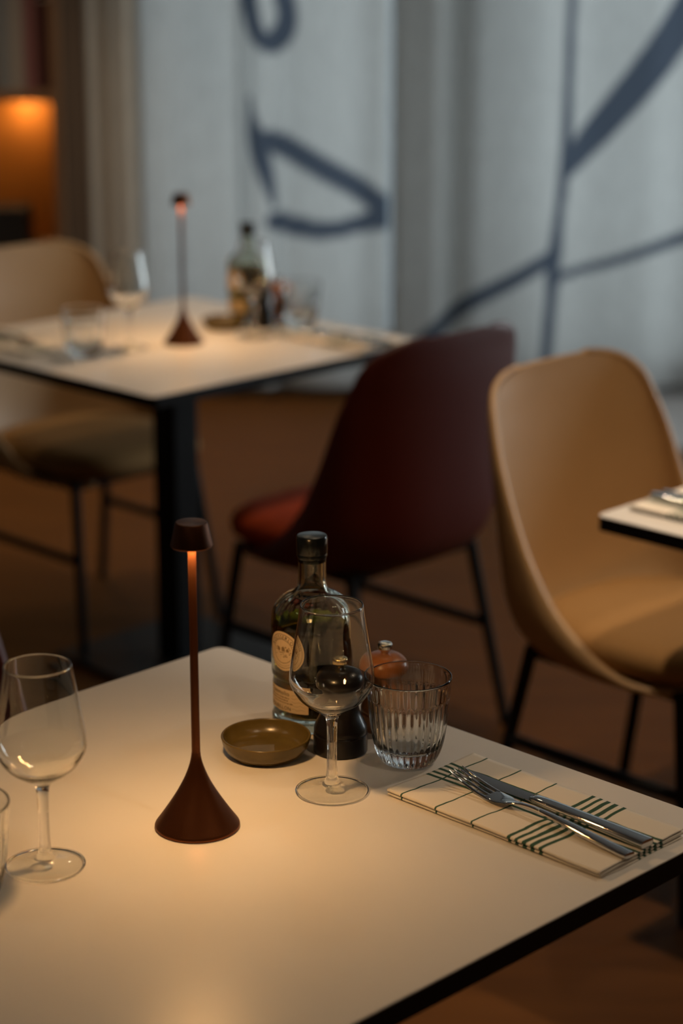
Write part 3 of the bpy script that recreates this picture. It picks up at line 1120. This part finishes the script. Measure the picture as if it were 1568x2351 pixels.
    # fine printed rules at the right end of the label
    V, F = [], []
    for i, y in enumerate((0.0300, 0.0345, 0.0390, 0.0435, 0.0475)):
        o = len(V)
        for k in range(9):
            x = 0.018 + 0.016 * k / 8
            V += [(x, y + 0.0008 * math.sin(k * 1.3 + i)), (x, y + 0.0003 + 0.0008 * math.sin(k * 1.3 + i))]
        for k in range(8):
            F.append((o + 2 * k, o + 2 * k + 2, o + 2 * k + 3, o + 2 * k + 1))
    new_obj('printed_rules', wrap(V, R2, am, 0, 0.0005), F, M_INKL, lab2)
    return t


def make_mill(name, wood, metal, s):
    t = empty(name)
    body = [(0.0290, 0.0), (0.0309, 0.0014), (0.0311, 0.0030), (0.0311, 0.0205), (0.0302, 0.0222), (0.0294, 0.0230), (0.0302, 0.0242), (0.0306, 0.0270), (0.0298, 0.0310), (0.0262, 0.0390), (0.0226, 0.0470),
            (0.0208, 0.0550), (0.0204, 0.0620), (0.0214, 0.0680), (0.0232, 0.0722), (0.0236, 0.0735)]
    sb = [tuple(p)[:2] for p in spline([(r, z, 0) for r, z in body], 15 * 4)]
    lathe('body', [(r * s, z * s) for r, z in [(0, 0)] + sb + [(0, 0.0735)]], wood, t, 64)
    head = [(0.0236, 0.0738), (0.0278, 0.0755), (0.0290, 0.0790), (0.0290, 0.0830), (0.0276, 0.0885), (0.0240, 0.0935), (0.0180, 0.0975), (0.0110, 0.0995)]
    sh = [tuple(p)[:2] for p in spline([(r, z, 0) for r, z in head], 7 * 5)]
    lathe('head', [(r * s, z * s) for r, z in [(0, 0.0737)] + sh + [(0, 0.1000)]], wood, t, 64)

    def knurl(r, z, a):
        return r - (0.0004 * s if 0.105 * s < z < 0.112 * s and r > 0.006 * s else 0) * (0.5 + 0.5 * math.cos(28 * a))
    lathe('knob', [(r * s, z * s) for r, z in [(0, 0.0990), (0.0052, 0.0995), (0.0056, 0.1025), (0.0086, 0.1042), (0.0092, 0.1060), (0.0093, 0.1110), (0.0084, 0.1130), (0.0050, 0.1139), (0, 0.1141)]], metal, t, 112, mod=knurl, sharp=60)
    return t


def make_dish():
    t = empty('sauce_dish')
    prof = [(0, 0.0030), (0.0300, 0.0030), (0.0335, 0.0006), (0.0370, 0.0002), (0.0400, 0.0020), (0.0455, 0.0075), (0.0490, 0.0140), (0.0508, 0.0205), (0.0513, 0.0225), (0.0508, 0.0236), (0.0496, 0.0238), (0.0486, 0.0228),
            (0.0470, 0.0180), (0.0440, 0.0125), (0.0395, 0.0082), (0.0330, 0.0064), (0.0200, 0.0058), (0.0080, 0.0057)]
    sp = [tuple(p)[:2] for p in spline([(r, z, 0) for r, z in prof[1:]], 17 * 5)]
    lathe('bowl', [(0, 0.003)] + sp + [(0, 0.0057)], M_DISH, t, 96)
    return t


# ------------------------------------------------------------------ napkin and cutlery
def make_napkin():
    """object x: 0 at the folded edge (towards the lamp) .. W; object y: 0 at the far end .. L at the table edge"""
    t = empty('napkin')
    W, L = NW, NL
    path = []

    def run(x0, x1, z, n=22):
        for k in range(n + 1):
            path.append((x0 + (x1 - x0) * k / n, z))

    def fold(xc, z0, z1, side, n=7):
        r = (z1 - z0) / 2
        for k in range(1, n):
            a = math.pi * k / n
            path.append((xc + side * r * 1.3 * math.sin(a), z0 + r - r * math.cos(a)))
    run(W - 0.004, 0.004, 0.0007)
    fold(0.004, 0.0007, 0.0037, -1)
    run(0.004, W - 0.003, 0.0037)
    fold(W - 0.003, 0.0037, 0.0050, 1)
    run(W - 0.003, 0.0025, 0.0050)
    fold(0.0025, 0.0050, 0.0080, -1)
    run(0.0025, W, 0.0078)
    ny = 72
    verts, faces = [], []
    n = len(path)
    for j in range(ny + 1):
        y = L * j / ny
        for x, z in path:
            hz = z / 0.008
            wob = noise.noise(Vector((x * 22, y * 13, 3.1))) * 0.0013 * hz
            wob += 0.0012 * hz * max(0, (y / L - 0.85) / 0.15) * math.sin(x / W * 3.1)
            sag = -0.0016 * hz * (0.5 - 0.5 * math.cos(2 * math.pi * min(1, x / W)))
            ex = noise.noise(Vector((y * 20, hz * 3, 7.7))) * 0.0012
            ey = (noise.noise(Vector((x * 25, hz * 4, 1.7))) * 0.0018 - 0.0016 * hz) if j == ny else 0
            verts.append((-(x + ex), y + ey, max(0.0006, z + wob + sag + 0.0003)))
    for j in range(ny):
        for i in range(n - 1):
            a = j * n + i
            faces.append((a, a + 1, a + n + 1, a + n))
    c = new_obj('folded_cloth', verts, faces, M_NAP, t, True)
    m = c.modifiers.new('cloth', 'SOLIDIFY')
    m.thickness = 0.0009
    m.offset = 0.0
    # object coordinates: x -> table -x.. handled by the parent's rotation
    return t


def loft(name, secs, material, parent, ring=14, power=2.6):
    """secs: (x, y, z, half width, half thickness) sections along y; a superellipse lofted through them"""
    sp = spline([(a[0], a[1], a[2]) for a in secs], (len(secs) - 1) * 6)
    sq = spline([(a[3], a[4], 0) for a in secs], (len(secs) - 1) * 6)
    verts, faces = [], []
    for p, q in zip(sp, sq):
        for k in range(ring):
            a = 2 * math.pi * k / ring
            ca, sa = math.cos(a), math.sin(a)
            verts.append((p.x + max(q.x, 0.0002) * math.copysign(abs(ca) ** (2 / power), ca), p.y, p.z + max(q.y, 0.0002) * math.copysign(abs(sa) ** (2 / power), sa)))
    n = len(sp)
    for j in range(n - 1):
        for k in range(ring):
            k2 = (k + 1) % ring
            faces.append((j * ring + k, j * ring + k2, (j + 1) * ring + k2, (j + 1) * ring + k))
    faces.append(tuple(range(ring)))
    faces.append(tuple(range((n - 1) * ring, n * ring)))
    o = new_obj(name, verts, faces, material, parent, True)
    o.data.set_sharp_from_angle(angle=math.radians(45))
    return o


def make_fork():
    """lies along local -y: tines at y=0, handle end at y=-0.255"""
    t = empty('fork')
    loft('handle', [(0, -0.098, 0.0075, 0.0035, 0.0016), (0, -0.112, 0.0085, 0.0028, 0.0020), (0, -0.130, 0.0088, 0.0034, 0.0024), (0, -0.165, 0.0072, 0.0052, 0.0027), (0, -0.205, 0.0046, 0.0068, 0.0029), (0, -0.240, 0.0032, 0.0076, 0.0029), (0, -0.252, 0.0031, 0.0074, 0.0028)], M_STEEL, t, 20, 3.2)
    loft('fork_head', [(0, -0.100, 0.0077, 0.0034, 0.0016), (0, -0.092, 0.0066, 0.0052, 0.0014), (0, -0.083, 0.0050, 0.0090, 0.0012), (0, -0.073, 0.0040, 0.0122, 0.0011), (0, -0.062, 0.0038, 0.0130, 0.0011), (0, -0.055, 0.0042, 0.0130, 0.0011)], M_STEEL, t, 20, 2.6)
    for i in range(4):
        x = (i - 1.5) * 0.0070
        loft('tine', [(x, -0.057, 0.0041, 0.0024, 0.0011), (x * .99, -0.042, 0.0058, 0.0021, 0.0011), (x * .96, -0.022, 0.0098, 0.0018, 0.0010), (x * .92, -0.006, 0.0144, 0.0013, 0.0008), (x * .9, 0.0, 0.0164, 0.0006, 0.0005)], M_STEEL, t, 10, 2.4)
    return t


def make_knife():
    t = empty('table_knife')
    loft('handle', [(0, -0.108, 0.0042, 0.0060, 0.0026), (0, -0.116, 0.0046, 0.0072, 0.0036), (0, -0.150, 0.0046, 0.0080, 0.0040), (0, -0.200, 0.0046, 0.0088, 0.0042), (0, -0.258, 0.0046, 0.0094, 0.0044), (0, -0.264, 0.0046, 0.0092, 0.0042)], M_STEEL, t, 24, 4.0)
    # blade: flat with a straight back and a curved edge
    n = 30
    verts, faces = [], []
    for i in range(n + 1):
        s = i / n
        y = -0.112 + 0.112 * s
        back = 0.0070 - 0.0015 * s - 0.0075 * max(0, (s - 0.72) / 0.28) ** 2.2
        edge = -0.0060 - 0.0045 * math.sin(math.pi * min(1, s * 0.9 + 0.1)) + 0.0065 * max(0, (s - 0.6) / 0.4) ** 1.6
        edge = min(edge, back - 0.0004)
        for x, z in ((back, 0.0052), (back * .3 + edge * .7, 0.0050), (edge, 0.0044), (back * .3 + edge * .7, 0.0039), (back, 0.0036)):
            verts.append((x, y, z))
    for i in range(n):
        for k in range(5):
            k2 = (k + 1) % 5
            faces.append((i * 5 + k, i * 5 + k2, (i + 1) * 5 + k2, (i + 1) * 5 + k))
    faces.append((0, 1, 2, 3, 4))
    faces.append(tuple(n * 5 + k for k in range(5)))
    b = new_obj('blade', verts, faces, M_STEEL, t, True)
    b.data.set_sharp_from_angle(angle=math.radians(35))
    return t


# ------------------------------------------------------------------ laying the tables
ZT = TZ + 0.0001


def place(o, tc, dx, dy, dz=0.0, rz=0.0, flip=False):
    s = -1 if flip else 1
    o.location = (tc[0] + s * dx, tc[1] + s * dy, ZT + dz)
    o.rotation_euler = (0, 0, rz + (math.pi if flip else 0))
    return o


class Kind:
    def __init__(self, proto):
        self.p = proto
        self.used = False

    def get(self):
        if not self.used:
            self.used = True
            return self.p
        return copy_tree(self.p)


K_LAMP = Kind(make_lamp())
K_WINE = Kind(make_wine_glass())
K_TUMB = Kind(make_tumbler())
K_BOT = Kind(make_bottle())
K_MD = Kind(make_mill('pepper_mill', M_MILLD, M_BRASS, 1.0))
K_MW = Kind(make_mill('salt_mill', M_MILLW, M_CHROME, 0.93))
K_DISH = Kind(make_dish())
K_NAP = Kind(make_napkin())
K_FORK = Kind(make_fork())
K_KNIFE = Kind(make_knife())

# table lamps
tag(place(K_LAMP.get(), T1, 0.004, 0.0), 'slim rust-brown table lamp with a cone foot, on the nearest table', 'lamp', 'slim table lamps')
tag(place(K_LAMP.get(), T2, 0.0, -0.035), 'slim blurred table lamp glowing on the far table', 'lamp', 'slim table lamps')
tag(place(K_LAMP.get(), T3, 0.0, 0.0), 'slim table lamp on the cropped table at the right', 'lamp', 'slim table lamps')


def setting(tc, flip, words, with_nap=True, with_glass=True, wine_d=(0.167, -0.037), tumb_d=(0.287, -0.039), nap_dy=0.0):
    if with_glass:
        tag(place(K_WINE.get(), tc, *wine_d, flip=flip), 'empty clear stemmed wine glass ' + words[0], 'wine glass', 'stemmed wine glasses')
        tag(place(K_TUMB.get(), tc, *tumb_d, flip=flip), 'ribbed clear glass tumbler ' + words[1], 'tumbler', 'ribbed tumblers')
    if with_nap:
        # napkin x runs away from the lamp, y towards the table edge: a mirror-free turn of the local axes
        nap = place(K_NAP.get(), tc, 0.200, -0.088 + nap_dy, 0.0, math.pi, flip)
        tag(nap, 'folded cream napkin with green stripes ' + words[2], 'napkin', 'striped napkins')
        tag(place(K_KNIFE.get(), tc, 0.2885, -0.115 + nap_dy, 0.0088, math.radians(-2.3), flip), 'polished steel table knife ' + words[3], 'knife', 'table knives')
        tag(place(K_FORK.get(), tc, 0.2655, -0.130 + nap_dy, 0.0088, math.radians(-4.6), flip), 'polished steel fork ' + words[4], 'fork', 'table forks')


setting(T1, False, ('in front of the oil bottle on the near table', 'beside the napkin on the near table', 'under the sharp fork and knife, nearest', 'lying beside the fork on the nearest napkin', 'with four tines lying on the nearest napkin'))
setting(T1, True, ('at the left edge of the near table', 'just entering the frame at the left edge', '', '', ''), with_nap=False, tumb_d=(0.270, -0.032))
setting(T2, False, ('before the bottle on the far table', 'behind the mills on the far table', 'at the far table\'s right end', 'on the napkin at the far table\'s right end', 'on the napkin at the far table\'s right end'), wine_d=(0.160, -0.095), tumb_d=(0.325, -0.074), nap_dy=-0.02)
setting(T2, True, ('left of the lamp on the far table', 'at the left front of the far table', 'at the left end of the far table', 'on the napkin at the far table\'s left end', 'on the napkin at the far table\'s left end'), wine_d=(0.128, 0.002), tumb_d=(0.248, -0.006))
setting(T3, True, ('', '', 'on the cropped table at the right edge', 'on the cropped table at the right edge', 'on the cropped table at the right edge'), with_glass=False)

for tc, w, ox, oy in ((T1, 'on the near table', 0, 0), (T2, 'on the far table', -0.008, -0.061)):
    tag(place(K_BOT.get(), tc, 0.298 + ox, 0.126 + oy), 'clear olive oil bottle with black stopper and cream labels ' + w, 'bottle', 'oil bottles')
    tag(place(K_MD.get(), tc, 0.257 + ox, 0.039 + oy), 'black turned pepper mill with a brass knob ' + w, 'pepper mill', 'mills')
    tag(place(K_MW.get(), tc, 0.344 + ox * 0.75, 0.052 + oy * 0.82), 'orange-brown wooden mill with a silver knob ' + w, 'salt mill', 'mills')
    tag(place(K_DISH.get(), tc, 0.189 + ox, 0.091 + oy), 'small round olive-brown stoneware dish ' + w, 'dish', 'stoneware dishes')
